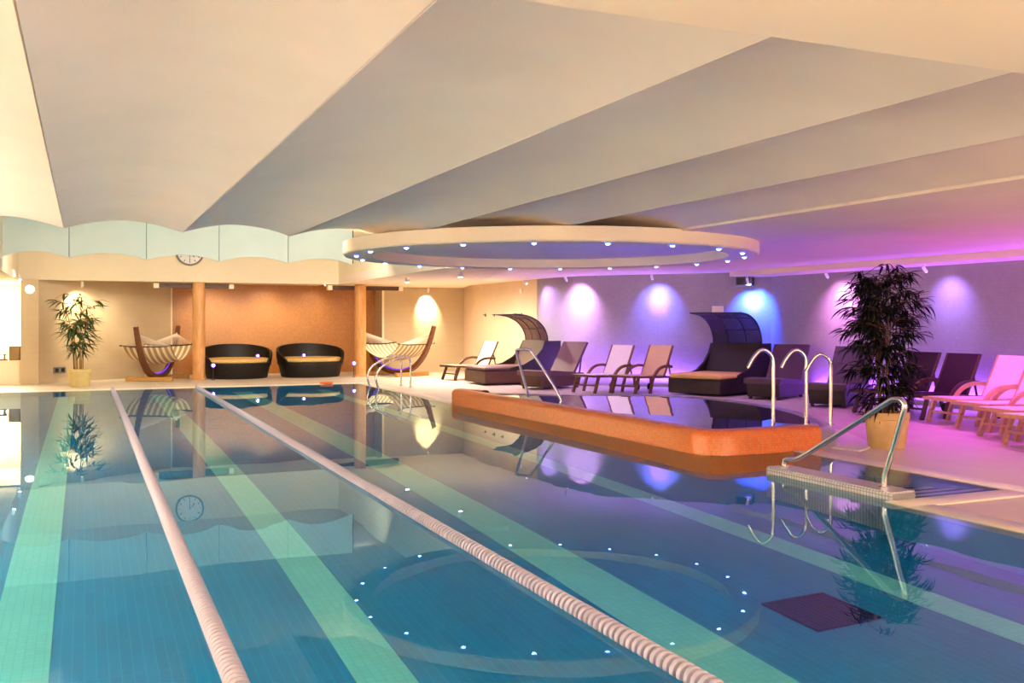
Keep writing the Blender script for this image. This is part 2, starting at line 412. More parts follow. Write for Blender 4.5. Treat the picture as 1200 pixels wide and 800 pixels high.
# pool basin, markings, steps
DEP = .95
basin = thing('floor_2', None, None); basin['kind'] = 'structure'
MB().span((PX0-.2, PY0-.2, -DEP-.1), (7.5, PY1+.2, -DEP)).ob('pool_bottom', 'pool_tile', basin)
for nm, a, b in (('pool_wall', (PX0-.2, PY0-.2, -DEP), (PX0, PY1+.2, DZ-.03)), ('pool_wall', (PX0, PY1, -DEP), (6.2, PY1+.2, DZ-.03)), ('pool_wall', (PX0, PY0-.2, -DEP), (PX1+.2, PY0, DZ-.03)),
                 ('pool_wall', (PX1, PY0, -DEP), (PX1+.2, 6.02, DZ-.03)), ('pool_wall', (PX1, 16.3, -DEP), (PX1+.2, PY1, DZ-.03)), ('pool_wall', (7.35, 5.8, -DEP), (7.55, 8.82, DZ-.03)), ('pool_wall', (PX1+.2, 5.8, -DEP), (7.35, 6.02, DZ-.03))):
    MB().span(a, b).ob(nm, 'pool_wall', basin)
for x0, x1 in ((-.49, -.17), (1.30, 1.60), (3.0, 3.40), (4.84, 5.10)):
    MB().span((x0, 1.6, -DEP), (x1, 22.2, -DEP+.006)).ob('lane_marking', 'mark_tile', basin)
for k in range(5):
    y0 = 6.02+.28*k; z = -.12-.17*k
    st = MB().span((6.30, y0, -DEP), (7.35, y0+.28, z)).ob('step', 'step_tile', basin)
    MB().span((6.30, y0+.22, z), (7.35, y0+.285, z+.008)).ob('step_nosing', 'nosing', st)
gr = thing('floor_drain', 'dark square drain grate set in the pool bottom near the right side', 'drain', (4.2, 4.78, -DEP))
MB().box((0, 0, .012), (.46, .50, .02)).ob('drain_pan', 'grate', gr)
fr = MB()
for s in (-1, 1): fr.box((s*.235, 0, .018), (.02, .52, .034)); fr.box((0, s*.25, .018), (.45, .02, .034))
fr.ob('drain_frame', 'grate', gr)
for k in range(12):
    MB().box((-.21+k*.038, 0, .028), (.016, .48, .012)).ob('drain_bar', 'grate', gr)

pool_loop = [(PX0, PY0), (PX1, PY0), (PX1, 6.02), (7.35, 6.02), (7.35, 8.9), (6.35, 8.9), (6.25, 9.2), (6.22, 12), (6.1, 15.9), (6.0, 16.3), (PX1, 16.32), (PX1, PY1), (PX0, PY1)]
wt = fill('pool_water', [pool_loop], .036, .036, 'water'); tag(wt, 'still mirror-like blue water filling the large swimming pool', 'water', kind='stuff')

# spa tub
spa = thing('spa_tub', 'raised spa tub with curved orange mosaic wall beside the swimming pool', 'hot tub')
def wall_sweep(pts, prof, name, mat):
    me_v = []; uvs = []; n = len(prof); L = 0; Ls = []
    for i, (x, y) in enumerate(pts):
        a = pts[max(i-1, 0)]; b = pts[min(i+1, len(pts)-1)]
        t = Vector((b[0]-a[0], b[1]-a[1])).normalized(); nx, ny = t.y, -t.x
        if i: L += math.hypot(x-pts[i-1][0], y-pts[i-1][1])
        Ls.append(L)
        for d, z in prof: me_v.append((x+nx*d, y+ny*d, z))
    F = []; hs = [0]
    for q in range(1, n): hs.append(hs[-1]+math.hypot(prof[q][0]-prof[q-1][0], prof[q][1]-prof[q-1][1]))
    for i in range(len(pts)-1):
        for q in range(n-1):
            F.append((i*n+q, (i+1)*n+q, (i+1)*n+q+1, i*n+q+1)); uvs.append([(Ls[i], hs[q]), (Ls[i+1], hs[q]), (Ls[i+1], hs[q+1]), (Ls[i], hs[q+1])])
    me = bpy.data.meshes.new(name); me.from_pydata(me_v, [], F); ul = me.uv_layers.new(name='UVMap')
    k = 0
    for u4 in uvs:
        for u in u4: ul.data[k].uv = u; k += 1
    me.polygons.foreach_set('use_smooth', [True]*len(F)); me.set_sharp_from_angle(angle=R(50)); me.materials.append(M[mat])
    return link(name, me, spa)
rnd = [(0, -1.12), (0, .24), (-.015, .275), (-.045, .30), (-.085, .31), (-.19, .31), (-.225, .298), (-.24, .27), (-.24, -.4)]
wall_sweep(side_pts, rnd, 'tub_wall', 'spa_tile')
rim = [(0, -.1), (0, .06), (-.05, .20), (-.10, .262), (-.15, .272), (-.24, .262), (-.24, -.4)]
wall_sweep(arc_pts, rim, 'tub_rim', 'spa_rim')
inner = off(arc_pts, -.22)[1:-1] + off(side_pts, -.22)[1:-1]
o = fill('tub_floor', [inner], -.42, -.40, 'spa_floor', spa)
sw = fill('spa_water', [inner], .255, .255, 'spa_water'); tag(sw, 'deep blue water filling the raised orange spa tub to its rim', 'water', kind='stuff')
area('spa_fill_lamp', (7.6, 11.6, .18), (0, 0, 0), 1.0, 1.6, 110, (.08, .30, 1))  # added lamp just under the spa water, brightens its blue

# ledge between pool and entry steps
lg = MB().span((6.03, 6.02, -1.1), (6.30, 7.62, .10), ch=.012)
lo = thing('pool_ledge', 'low grey mosaic ledge carrying the handrail at the entry steps', 'ledge')
lg.ob('ledge_body', 'ledge_side', lo); MB().span((6.04, 6.03, .098), (6.29, 7.61, .106)).ob('ledge_top', 'ledge_tile', lo)

# walls
wl = struct('wall_left', MB().span((-3.2, -4.2, 0), (-3.0, 25.4, 3.6)), 'cream')
wf = struct('wall_front', MB().span((-3.2, -4.2, 0), (13.7, -4.0, 3.6)), 'cream')
wr = struct('wall_right', MB().span((13.5, -4.2, 0), (13.7, 16.9, 3.6)), 'grey_wall')
cw = [(p.x, p.y) for p in smooth_path([(13.52, 16.86, 0), (12.80, 17.72, 0), (11.85, 18.80, 0), (10.92, 19.92, 0), (10.56, 20.9, 0), (10.45, 22.2, 0)], 5)]
wc = struct('wall_right_2', MB().prism(cw+[(10.65, 22.2), (11.0, 21.0), (13.7, 17.9), (13.7, 16.9)], 0, 3.6), 'grey_wall')
wb = thing('wall_back', None, None); wb['kind'] = 'structure'
MB().prism([(-.98, 25.75), (2.2, 28.05), (2.2, 28.25), (-.98, 25.95)], 0, 2.62).ob('beige_panel', 'beige_wall', wb)
MB().span((2.12, 28.2, 0), (7.92, 28.4, 2.62)).ob('copper_panel', 'orange_wall', wb)
MB().span((7.92, 27.35, 0), (10.65, 28.4, 2.62)).ob('beige_panel', 'beige_wall', wb)
MB().span((10.44, 22.18, 0), (10.65, 27.35, 2.62)).ob('beige_panel', 'beige_side', wb)
MB().span((2.14, 28.02, 0), (2.2, 28.2, 2.62)).ob('corner_bead', 'cream', wb)
MB().span((7.90, 27.32, 0), (7.96, 27.35, 2.62)).ob('corner_bead', 'cream', wb)
MB().span((-1.36, 25.4, 0), (-.98, 25.95, 2.5)).ob('pillar', 'beige_wall', wb)
# bright side room
sr = thing('wall_back_2', None, None); sr['kind'] = 'structure'
struct('trim_2', MB().span((-3.2, 25.5, 0), (-1.36, 25.8, .60)), 'cream')
MB().span((-3.2, 29.0, 0), (-1.0, 29.2, 3)).ob('panel', 'cream', sr)
MB().span((-3.4, 25.4, 0), (-3.2, 29.2, 3)).ob('panel', 'cream', sr)
MB().span((-1.30, 25.96, 0), (-1.0, 29.2, 3)).ob('panel', 'cream', sr)
MB().span((-3.4, 25.8, 2.50), (-1.0, 29.2, 2.6)).ob('soffit', 'cream', sr)

# ceiling
ce = thing('ceiling', None, None); ce['kind'] = 'structure'
MB().span((-3.2, -4.2, 3.55), (13.7, 30, 3.65)).ob('ceiling_slab', 'plaster', ce)
MB().span((-3.0, -4.0, 2.45), (13.5, 2.62, 2.62)).ob('ceiling_beam', 'plaster', ce)
cus = [-2.86, -1.54, -.22, 1.10, 2.42, 3.74, 5.06, 6.44]
Y1 = 12.6
for i in range(7):
    a, b = cus[i], cus[i+1]; SAG = .12
    def vf(u, v, a=a, b=b):
        x = a+.005+(b-a-.010)*v
        return (x, 2.60+(Y1-2.60)*u, 2.60+SAG*math.sin(PI*v)**.9)
    MB().sheet(vf, 6, 14, -.04).ob('vault_panel', 'vault', ce)
MB().span((6.45, 2.6, 2.575), (13.5, Y1, 2.72)).ob('flat_ceiling', 'vault', ce)
MB().span((6.2, Y1, 2.575), (13.5, 28.3, 2.72)).ob('flat_ceiling', 'vault', ce)
MB().span((6.2, 12.0, 2.72), (6.3, 28.3, 3.55)).ob('trough_side', 'cream', ce)
MB().span((-3.0, 12.4, 2.74), (6.4, 12.5, 3.55)).ob('trough_end', 'cream', ce)
MB().prism([(6.2, 17.2), (7.5, 17.2), (10.4, 27.3), (6.2, 27.3)], 2.51, 2.575).ob('low_soffit', 'plaster', ce)
MB().span((12.65, 2.6, 2.47), (13.5, 17.2, 2.575)).ob('wall_bulkhead', 'plaster', ce)
MB().span((-3.0, 12.5, 2.46), (-1.42, 25.6, 3.55)).ob('side_soffit', 'cream', ce)
MB().span((-3.2, 25.6, 2.50), (6.2, 26.0, 3.55)).ob('far_fascia', 'cream', ce)
MB().span((-1.0, 26.0, 2.55), (6.2, 28.4, 2.65)).ob('recess_ceiling', 'cream', ce)
YP = 20.6
pe = [-1.42, -.27, 1.13, 2.52, 3.92, 5.30]
for i in range(5):
    a, b = pe[i]+.006, pe[i+1]-.006
    top = 3.55; N = 12
    poly = [(a, top)]+[(a+(b-a)*k/N, 2.73+.12*math.sin(PI*k/N)**.9) for k in range(N+1)]+[(b, top)]
    MB().span((pe[i+1]-.03, YP+.05, 2.76), (pe[i+1]+.03, YP+.08, 3.55)).ob('joint_backing', 'dark_wood', ce)  # added dark backing so the gaps between panels read dark
    MB().prism(poly, YP, YP+.05, lambda p, q, h: (p, h, q)).ob('hanging_panel', 'teal', ce)

# ring canopy with points of light
RC = (6.13, 12.6)
rg = thing('ceiling_ring', 'large round white ceiling canopy ringed with blue points of light', 'ceiling ring', (*RC, 2.42))
MB().lathe([(2.55, 0), (2.91, 0), (2.93, .02), (2.93, .175), (2.91, .18), (2.52, .18), (2.52, .0), (2.55, 0)], 96, cap=False).ob('ring_band', 'plaster', rg)
MB().lathe([(2.52, .14), (2.52, .15)], 96).ob('ring_recess', 'vault', rg)
MB().lathe([(.10, .143), (.11, .148), (.11, .15)], 20, (.9, -1.6, 0)).ob('recess_speaker', 'grey', rg)
NL = 20
halo = MB().lathe([(.042, .002), (.042, -.008), (.030, -.012)], 14).mesh('led_glow_ring', 'led_halo')  # glowing ring stands in for the blue bloom round each LED
core = MB().lathe([(.030, -.004), (.026, -.018), (.015, -.026), (.001, -.029)], 12).mesh('led_lens', 'led_core')
for k in range(NL):
    a = 2*PI*(k+.35)/NL
    l = link('led_light', halo, rg, (2.75*math.cos(a), 2.75*math.sin(a), 0)); link('led_lens', core, l)

# ================================================================ THINGS
# columns
def column(x, y, label, capL, capR):
    t = thing('column', label, 'column', (x, y, DZ), 0, 'copper coloured round columns')
    MB().lathe([(.155, 0), (.155, 2.47)], 28).ob('shaft', 'column', t)
    MB().lathe([(.20, 0), (.20, .03), (.17, .05)], 28).ob('base', 'column', t)
    for s, c in ((-1, capL), (1, capR)):
        if not c: continue
        b = MB().span((s*.14, .05, 2.33), (s*c, .2, 2.44)).ob('bracket', 'dark_wood', t)
        MB().span((s*c, .04, 2.32), (s*(c+.12), .21, 2.45)).ob('bracket_end', 'cream', b)
column(2.66, 25.8, 'round copper-brown column standing behind the left hammock', .95, .75)
column(6.82, 25.7, 'round copper-brown column standing beside the right hammock', .75, 1.1)

# lane ropes
def lane_rope(x, label):
    t = thing('lane_rope', label, 'lane rope', (x, 0, .045), 0, 'white lane ropes across the pool')
    prof = [(.014, -.014), (.045, -.014), (.050, -.008), (.050, .008), (.045, .014), (.014, .014)]
    fm = MB().lathe(prof, 14, axis='y').mesh('float', 'rope_white')
    y = 1.3; k = 0
    rest = MB()
    while y < 22.45:
        if 3.2 < y and k < 260:
            link('float', fm, t, (0, y, 0)); k += 1
        else: rest.lathe(prof, 10, (0, y, 0), axis='y')
        y += .051
    r = rest.ob('floats', 'rope_white', t, fix=False); r['kind'] = 'stuff'
    MB().tube([(0, 1.2, 0), (0, 22.6, 0)], .022, 8).ob('cable', 'rope_white', t)
    MB().span((-.03, 22.54, -.04), (.03, 22.6, .05)).ob('end_hook', 'steel', t)
lane_rope(.56, 'white ribbed lane rope nearest the left side of the pool')
lane_rope(2.28, 'white ribbed lane rope running to the pool foreground centre')

# handrails
RT = .022
def rail(name, label, paths, group=None, cat='handrail', r=RT, flanges=()):
    t = thing(name, label, cat, paths[0][0], 0, group)
    o0 = Vector(paths[0][0])
    for p in paths: MB().tube([Vector(q)-o0 for q in smooth_path(p, 5)] if len(p) > 2 else [Vector(q)-o0 for q in p], r, 10).ob('rail', 'steel', t)
    for q in flanges: MB().lathe([(.045, 0), (.045, .008), (.03, .012)], 16, Vector(q)-o0).ob('flange', 'steel', t)
    return t
X = 6.17
rail('handrail', 'slanting steel handrail on the grey ledge at the pool steps',
     [[(X, 7.52, .105), (X, 7.52, .14), (X, 7.50, .175), (X, 7.42, .19), (X, 7.34, .205), (X, 7.2, .27), (X, 6.6, .60), (X, 6.22, .815), (X, 6.12, .855), (X, 6.04, .845), (X, 6.02, .79), (X, 6.06, .68), (X, 6.2, .30), (X, 6.235, .20), (X, 6.24, .105)]], r=.024, flanges=((X, 7.52, .106), (X, 6.24, .106)))
rail('handrail', 'steel A-shaped handrail at the far left of the spa tub',
     [[(6.48, 14.1, .305), (6.45, 14.25, .65), (6.41, 14.4, 1.0), (6.43, 14.4, 1.045), (6.5, 14.36, 1.055), (6.58, 14.3, 1.05), (6.63, 14.26, 1.0), (6.8, 14.0, .6), (6.94, 13.83, .26), (7.0, 13.74, .08)]])
for nm, b, dz in (('leftmost of the three steel rails arched over the spa tub', (7.42, 9.24), 1.17), ('middle of the three steel rails arched over the spa tub', (7.96, 9.30), 1.16), ('rightmost of the three steel rails arched over the spa tub', (8.22, 9.17), 1.11)):
    bx, by = b; dx, dy = -.9157, .4019
    P = [(bx, by, .262 if 'rightmost' in nm else -.3), (bx, by, .3), (bx, by, dz-.30), (bx, by, dz-.15)]
    for h, z in ((.015, -.08), (.06, -.025), (.115, 0), (.17, -.015), (.22, -.07), (.26, -.13), (.30, -.21)): P.append((bx+dx*h, by+dy*h, dz+z))
    rail('handrail', nm, [P], 'arched spa rails', flanges=((bx, by, .262),) if 'rightmost' in nm else ())
# ladder at the far right corner
def lad(y): return [(6.62, y, .04), (6.62, y, .35), (6.62, y, .62), (6.56, y, .72), (6.45, y, .745), (6.33, y, .71), (6.0, y, .54), (5.88, y, .42), (5.83, y, .27), (5.86, y, .12), (5.90, y, -.05), (5.92, y, -.7)]
lt = rail('pool_ladder', 'chrome pool ladder at the far right corner of the pool', [lad(21.35), lad(20.65)], None, 'pool ladder', flanges=((6.62, 21.35, .042), (6.62, 20.65, .042)))
for z in (-.2, -.45, -.68): MB().span((5.86-6.62, 20.65-21.35, z-.04), (5.96-6.62, 0, z-.015)).ob('tread', 'steel', lt)

# ---- plants
def leaf_mesh(name, L, wd, droop, mat):
    m = MB(); N = 5
    V = []
    for i in range(N+1):
        t = i/N; x = L*t*(1-.12*droop*t); z = -droop*L*.55*t*t; w2 = wd*math.sin(PI*min(1, .12+.88*t)**.8)*.5 if t < 1 else .0008
        V += [(x, -w2, z+w2*.25), (x, 0, z), (x, w2, z+w2*.25)]
    F = []
    for i in range(N):
        a = i*3; F += [(a, a+3, a+4, a+1), (a+1, a+4, a+5, a+2)]
    m.add(V, F, True)
    return m.mesh(name, mat, fix=False)
def plant(x, y, label, spec):
    rnd_ = random.Random(spec['seed'])
    t = thing('potted_palm', label, 'potted plant', (x, y, DZ))
    pr, ph = spec['pot']
    MB().lathe([(pr*.80, 0), (pr*.84, .02), (pr*.98, ph*.8), (pr*1.02, ph*.82), (pr*1.02, ph), (pr*.92, ph), (pr*.90, ph-.05), (.001, ph-.05)], 28).ob('pot', spec['potmat'], t)
    MB().lathe([(pr*.88, ph-.05), (pr*.5, ph-.035), (.001, ph-.03)], 20).ob('soil', 'soil', t)
    stems = []
    for k in range(spec['stems']):
        a = rnd_.uniform(0, 2*PI); r0 = rnd_.uniform(.02, pr*.6); h = spec['h']*rnd_.uniform(.72, 1) if k else spec['h']
        lean = spec['lean']*rnd_.uniform(.3, 1)
        p = [(r0*math.cos(a)+lean*math.cos(a)*s*s, r0*math.sin(a)+lean*math.sin(a)*s*s, ph-.05+(h-ph-.1)*s) for s in (0, .3, .6, .85, 1)]
        p = smooth_path(p, 3); stems.append(p)
        MB().tube(p, .014, 6, taper=[1-.6*i/(len(p)-1) for i in range(len(p))]).ob('stem', spec['stemmat'], t)
    L = [leaf_mesh('leaf', l, spec['lw']*l, d, spec['leafmat']) for l in spec['ll'] for d in (.25, .6, 1.0)]
    rest = MB(); placed = []
    for c in range(spec['clusters']):
        p = rnd_.choice(stems); s = spec['low']+(1-spec['low'])*rnd_.random()**.8
        q = p[min(len(p)-1, int(s*(len(p)-1)+.5))]
        a = rnd_.uniform(0, 2*PI); hh = (q.z-ph)/(spec['h']-ph)
        rr = spec['rad'](hh)*rnd_.uniform(.25, .85)
        tip = Vector((q.x*.6+rr*math.cos(a), q.y*.6+rr*math.sin(a), q.z+rnd_.uniform(-.02, .16)))
        placed.append((q.copy(), tip, a))
    tw = MB(); allL = []
    for q, tip, a in placed:
        mid = (q+tip)/2+Vector((0, 0, .03)); tw.tube([q, mid, tip], .004, 4)
        for j in range(spec['per']):
            f = rnd_.uniform(.55, 1.05); b = q.lerp(tip, f); ang = a+rnd_.uniform(-1.1, 1.1)
            allL.append((b, ang, rnd_.uniform(-.35, .7), rnd_.uniform(-.5, .5), rnd_.randrange(len(L))))
    tw.ob('twigs', spec['stemmat'], t, fix=False)
    rnd_.shuffle(allL)
    for i, (b, ang, pitch, roll, k) in enumerate(allL):
        mt = Matrix.Translation(b) @ Matrix.Rotation(ang, 4, 'Z') @ Matrix.Rotation(pitch, 4, 'Y') @ Matrix.Rotation(roll, 4, 'X')
        if i < spec['single']:
            o = link('leaf', L[k], t); o.matrix_local = mt
        else:
            me = L[k]; rest.add([mt @ v.co for v in me.vertices], [tuple(pg.vertices) for pg in me.polygons], True)
    if rest.v:
        r = rest.ob('foliage', spec['leafmat'], t, fix=False); r['kind'] = 'stuff'
plant(-.09, 24.2, 'tall green bamboo palm in a straw-coloured pot against the beige wall', dict(seed=3, pot=(.25, .40), potmat='pot', stems=8, h=2.15, lean=.28, clusters=62, per=6, low=.28,
      ll=(.26, .34), lw=.13, rad=lambda h: .25+.42*h, single=240, leafmat='leaf', stemmat='stem'))
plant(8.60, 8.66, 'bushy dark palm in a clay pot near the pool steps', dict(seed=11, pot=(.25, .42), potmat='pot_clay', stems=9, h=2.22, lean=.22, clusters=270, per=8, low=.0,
      ll=(.15, .20), lw=.15, rad=lambda h: .30+.28*math.sin(PI*min(1, max(0, h)*.9+.1)), single=300, leafmat='leaf_backlit', stemmat='stem_dark'))

# ---- hammocks
def hammock(center, rz, label):
    t = thing('hammock', label, 'hammock', (*center, DZ), rz, 'striped hammocks on bow stands')
    P = smooth_path([(-1.50, 0, 1.36), (-1.33, 0, .95), (-1.08, 0, .55), (-.70, 0, .24), (-.3, 0, .11), (0, 0, .09), (.3, 0, .11), (.70, 0, .24), (1.08, 0, .55), (1.33, 0, .95), (1.50, 0, 1.36)], 4)
    n = len(P)
    bow = MB().bar(P, .10, .13, up=(0, 1, 0), taper=[.75+.35*math.sin(PI*i/(n-1)) for i in range(n)]).ob('bow', 'bow_wood', t)
    for s in (-1, 1):
        MB().box((s*.62, 0, .05), (.12, 1.15, .10), ch=.012).ob('foot', 'foot_wood', t)
    MB().bar([(p.x, p.y, p.z+.078) for p in P[8:n-8]], .03, .012, up=(0, 1, 0)).ob('light_strip', 'screen_glow', t)
    W = 1.25
    def cl(u, v):
        x = -.80+1.6*u; yy = (v-.5)*W*(1-.10*math.sin(PI*u))
        return (x, yy, .86-.36*math.sin(PI*u)**.8-.10*math.sin(PI*v)*(.4+.6*math.sin(PI*u)))
    MB().sheet(cl, 16, 14, .012).ob('cloth', 'cloth', t)
    for s in (-1, 1):
        MB().tube([(s*.81, -.66, .885), (s*.79, -.3, .855), (s*.79, .3, .855), (s*.81, .66, .885)], .018, 8).ob('spreader_bar', 'dark_wood', t)
        c = MB()
        for k in range(27):
            y = -.62+1.24*k/26
            c.tube([(s*1.36, 0, 1.16), (s*.80, y, .865)], .0055, 4)
        c.ob('suspension_cords', 'cord', t, fix=False)
        MB().lathe([(.02, -.02), (.03, 0), (.02, .02)], 10, (s*1.38, 0, 1.17)).ob('hook', 'steel', t)
hammock((1.72, 26.25), math.atan2(2.3, 1.0), 'striped hammock on a wooden bow stand left of the columns')
hammock((7.9, 25.85), math.atan2(-2.4, 1.05), 'striped hammock on a wooden bow stand right of the columns')

# ---- round daybeds
def daybed(x, y, label):
    t = thing('round_daybed', label, 'daybed', (x, y, DZ), 0, 'round black wicker daybeds')
    MB().lathe([(.76, .0), (.78, .03), (.84, .30), (.88, .36), (.88, .40), (.80, .40), (.001, .40)], 48).ob('base', 'wicker_black', t)
    MB().lathe([(.80, .40), (.83, .42), (.84, .46), (.82, .50), (.76, .52), (.001, .525)], 48).ob('cushion', 'cushion', t)
    def sh(u, v):
        ph = R(-124)+R(248)*u; hgt = .37+.47*max(0, math.cos(ph*.72))**.6
        r = .855+.05*math.sin(PI*v*.6)
        z = .34+(hgt-.34+.04)*v
        return (r*math.sin(ph), r*math.cos(ph), z)
    MB().sheet(sh, 40, 6, .06).ob('shell', 'wicker_black', t)
daybed(3.68, 26.35, 'round black wicker daybed with straw cushion nearer the left column')
daybed(5.60, 26.30, 'round black wicker daybed with straw cushion nearer the right column')

# ---- sling loungers
def proto_sling(sling, frame, label, group):
    t = thing('sun_lounger', label, 'sun lounger', (0, 0, DZ), 0, group)
    for s in (-1, 1):
        MB().bar(smooth_path([(0, s*.31, .355), (.5, s*.31, .335), (1.0, s*.31, .32), (1.42, s*.31, .30)], 3), .05, .045).ob('side_rail', frame, t)
        MB().bar([(.16, s*.29, .33), (.03, s*.29, 0)], .045, .055, up=(1, 0, 0)).ob('leg', frame, t)
        MB().bar(smooth_path([(.46, s*.36, .0), (.52, s*.36, .20), (.62, s*.36, .38), (.78, s*.36, .50), (.98, s*.36, .545), (1.22, s*.36, .53)], 4), .055, .042, up=(0, 1, 0)).ob('armrest', frame, t)
        MB().bar([(1.36, s*.29, .30), (1.40, s*.29, .08)], .04, .05, up=(1, 0, 0)).ob('leg', frame, t)
        MB().lathe([(.02, -.02), (.07, -.018), (.075, 0), (.07, .018), (.02, .02)], 16, (1.40, s*.345, .075), axis='y').ob('wheel', 'rubber', t)
        MB().bar([(1.32, s*.26, .30), (1.24, s*.26, .62)], .025, .025, up=(0, 1, 0)).ob('prop', frame, t)
        MB().bar([(1.04, s*.29, .335), (1.36, s*.29, .965)], .035, .035, up=(0, 1, 0)).ob('back_rail', frame, t)
    MB().bar([(.0, -.335, .355), (.0, .335, .355)], .05, .045).ob('foot_bar', frame, t)
    MB().bar([(.09, -.29, .16), (.09, .29, .16)], .03, .03).ob('cross_bar', frame, t)
    MB().sheet(lambda u, v: (.025+1.03*u, -.285+.57*v, .372-.03*u-.02*math.sin(PI*v)*math.sin(PI*u)), 8, 6, .014).ob('seat', sling, t)
    MB().sheet(lambda u, v: (1.045+.315*u-.0*v, -.285+.57*v, .355+.61*u), 6, 6, .014).ob('backrest', sling, t)
    return t
H = -R(32)
def hd(a): return R(a)
white = proto_sling('white_sling', 'teak', 'white sling lounger with teak arms behind the spa tub, beside a beige one', 'teak armed sling loungers')
white.location = (9.42, 17.80, DZ); white.rotation_euler.z = R(22)
beige = proto_sling('beige_sling', 'teak', 'beige sling lounger with teak arms beside the right canopy daybed', 'teak armed sling loungers')
beige.location = (10.02, 17.22, DZ); beige.rotation_euler.z = R(22)
grey = proto_sling('grey_sling', 'dark_wood', 'pale sling lounger with dark arms, far left of the lounger row', 'teak armed sling loungers')
grey.location = (8.38, 23.1, DZ); grey.rotation_euler.z = R(13)
row = [(11.28, 10.33), (10.98, 9.55), (10.51, 8.77), (10.0, 7.99), (9.48, 7.21)]; H = R(-5)
rl = ['white sling lounger with armrests just right of the dark bushy palm, first of five', 'second white sling lounger from the dark palm, in the overlapping right row',
      'third white sling lounger from the dark palm, middle of the overlapping right row', 'fourth white sling lounger from the dark palm, in the overlapping right row', 'white sling lounger nearest the camera at the right edge']
pale = proto_sling('white_sling', 'teak_pale', rl[0], 'white loungers in the right-hand row')
pale.location = (*row[0], DZ); pale.rotation_euler.z = H
for (x, y), l in list(zip(row, rl))[1:]: dup(pale, (x, y, DZ), H, l)
darkl = proto_sling('dark_sling', 'dark_wood', 'dark plum sling lounger behind the bushy palm, left of its twin', 'dark sling loungers by the right wall')
darkl.location = (11.45, 11.95, DZ); darkl.rotation_euler.z = R(4)
dup(darkl, (11.40, 11.13, DZ), R(4), 'dark plum sling lounger between its twin and the first white lounger')

# ---- wicker loungers
def proto_wicker(seat, base, label, group):
    t = thing('wicker_lounger', label, 'sun lounger', (0, 0, DZ), 0, group)
    MB().prism([(0, .30), (0, .40), (.3, .41), (.8, .37), (1.12, .34), (1.4, .33), (1.4, .26), (1.1, .26), (.8, .28), (.3, .31)], -.36, .36, lambda a, b, h: (a, h, b)).ob('seat', seat, t)
    MB().prism([(.10, .05), (.04, .30), (.3, .31), (.8, .28), (1.36, .26), (1.30, .05)], -.32, .32, lambda a, b, h: (a, h, b)).ob('base', base, t)
    for sx in (.14, 1.26):
        for s in (-1, 1): MB().box((sx, s*.28, .03), (.05, .05, .06)).ob('leg', base, t)
    MB().prism([(1.06, .36), (1.12, .33), (1.56, 1.0), (1.50, 1.02)], -.36, .36, lambda a, b, h: (a, h, b)).ob('backrest', seat, t)
    for s in (-1, 1): MB().bar([(1.34, s*.28, .30), (1.44, s*.28, .84)], .025, .025, up=(0, 1, 0)).ob('prop', base, t)
    return t
b1 = proto_wicker('wicker_seat', 'wicker_brown', 'brown wicker lounger behind the spa handrail, in front of the left canopy daybed', 'wicker loungers')
b1.location = (8.85, 19.25, DZ); b1.rotation_euler.z = R(20)
p1 = proto_wicker('wicker_plum', 'wicker', 'plum wicker lounger right beside the right canopy daybed', 'wicker loungers')
p1.location = (11.66, 14.86, DZ); p1.rotation_euler.z = R(29)
dup(p1, (11.62, 13.10, DZ), R(28), 'plum wicker lounger between its twin and the dark bushy palm')

# ---- canopy daybeds
def canopy_bed(loc, rz, label, mesh, cush):
    t = thing('canopy_daybed', label, 'daybed', (*loc, DZ), rz, 'wicker canopy daybeds'); W = .61
    MB().span((0, -W, .04), (1.95, W, .33), ch=.015).ob('base', 'wicker_brown' if cush == 'wicker_seat' else 'wicker', t)
    MB().span((.0, -W+.01, .33), (1.4, W-.01, .43), ch=.03).ob('cushion', cush, t)
    side = [(.65, .33), (.65, .40), (1.0, .47), (1.28, .62), (1.47, .82), (1.57, 1.02), (1.98, 1.02), (1.98, .33)]
    for s in (-1, 1):
        MB().prism(side, s*(W-.05), s*W, lambda a, b, h: (a, h, b)).ob('side_panel', 'wicker', t)
    MB().prism([(1.31, .43), (1.43, .43), (1.69, 1.0), (1.57, 1.02)], -W+.05, W-.05, lambda a, b, h: (a, h, b)).ob('backrest', 'wicker' if cush != 'wicker_seat' else 'wicker_brown', t)
    arc = smooth_path([(1.64, 0, 1.02), (1.62, 0, 1.16), (1.53, 0, 1.34), (1.36, 0, 1.50), (1.10, 0, 1.61), (.76, 0, 1.655)], 5)
    for y in (-W+.03, -.22, .22, W-.03):
        MB().tube([(p.x, y, p.z) for p in arc], .018 if abs(y) > .3 else .012, 6).ob('canopy_rib', 'wicker_black', t)
    for k in (0, 9, 17, len(arc)-1):
        MB().tube([(arc[k].x, -W+.03, arc[k].z), (arc[k].x, W-.03, arc[k].z)], .013, 6).ob('canopy_bar', 'wicker_black', t)
    N = len(arc)-1
    MB().sheet(lambda u, v: (arc[round(u*N)].x, (-W+.03)+(2*W-.06)*v, arc[round(u*N)].z), N, 1, .006).ob('canopy_mesh', mesh, t)
canopy_bed((8.42, 21.35), R(2), 'brown wicker canopy daybed at the far end of the lounger row', 'canopy_mesh', 'wicker_seat')
canopy_bed((11.10, 16.28), R(22), 'dark wicker canopy daybed with straw cushion behind the spa tub', 'canopy_mesh_dark', 'cushion')

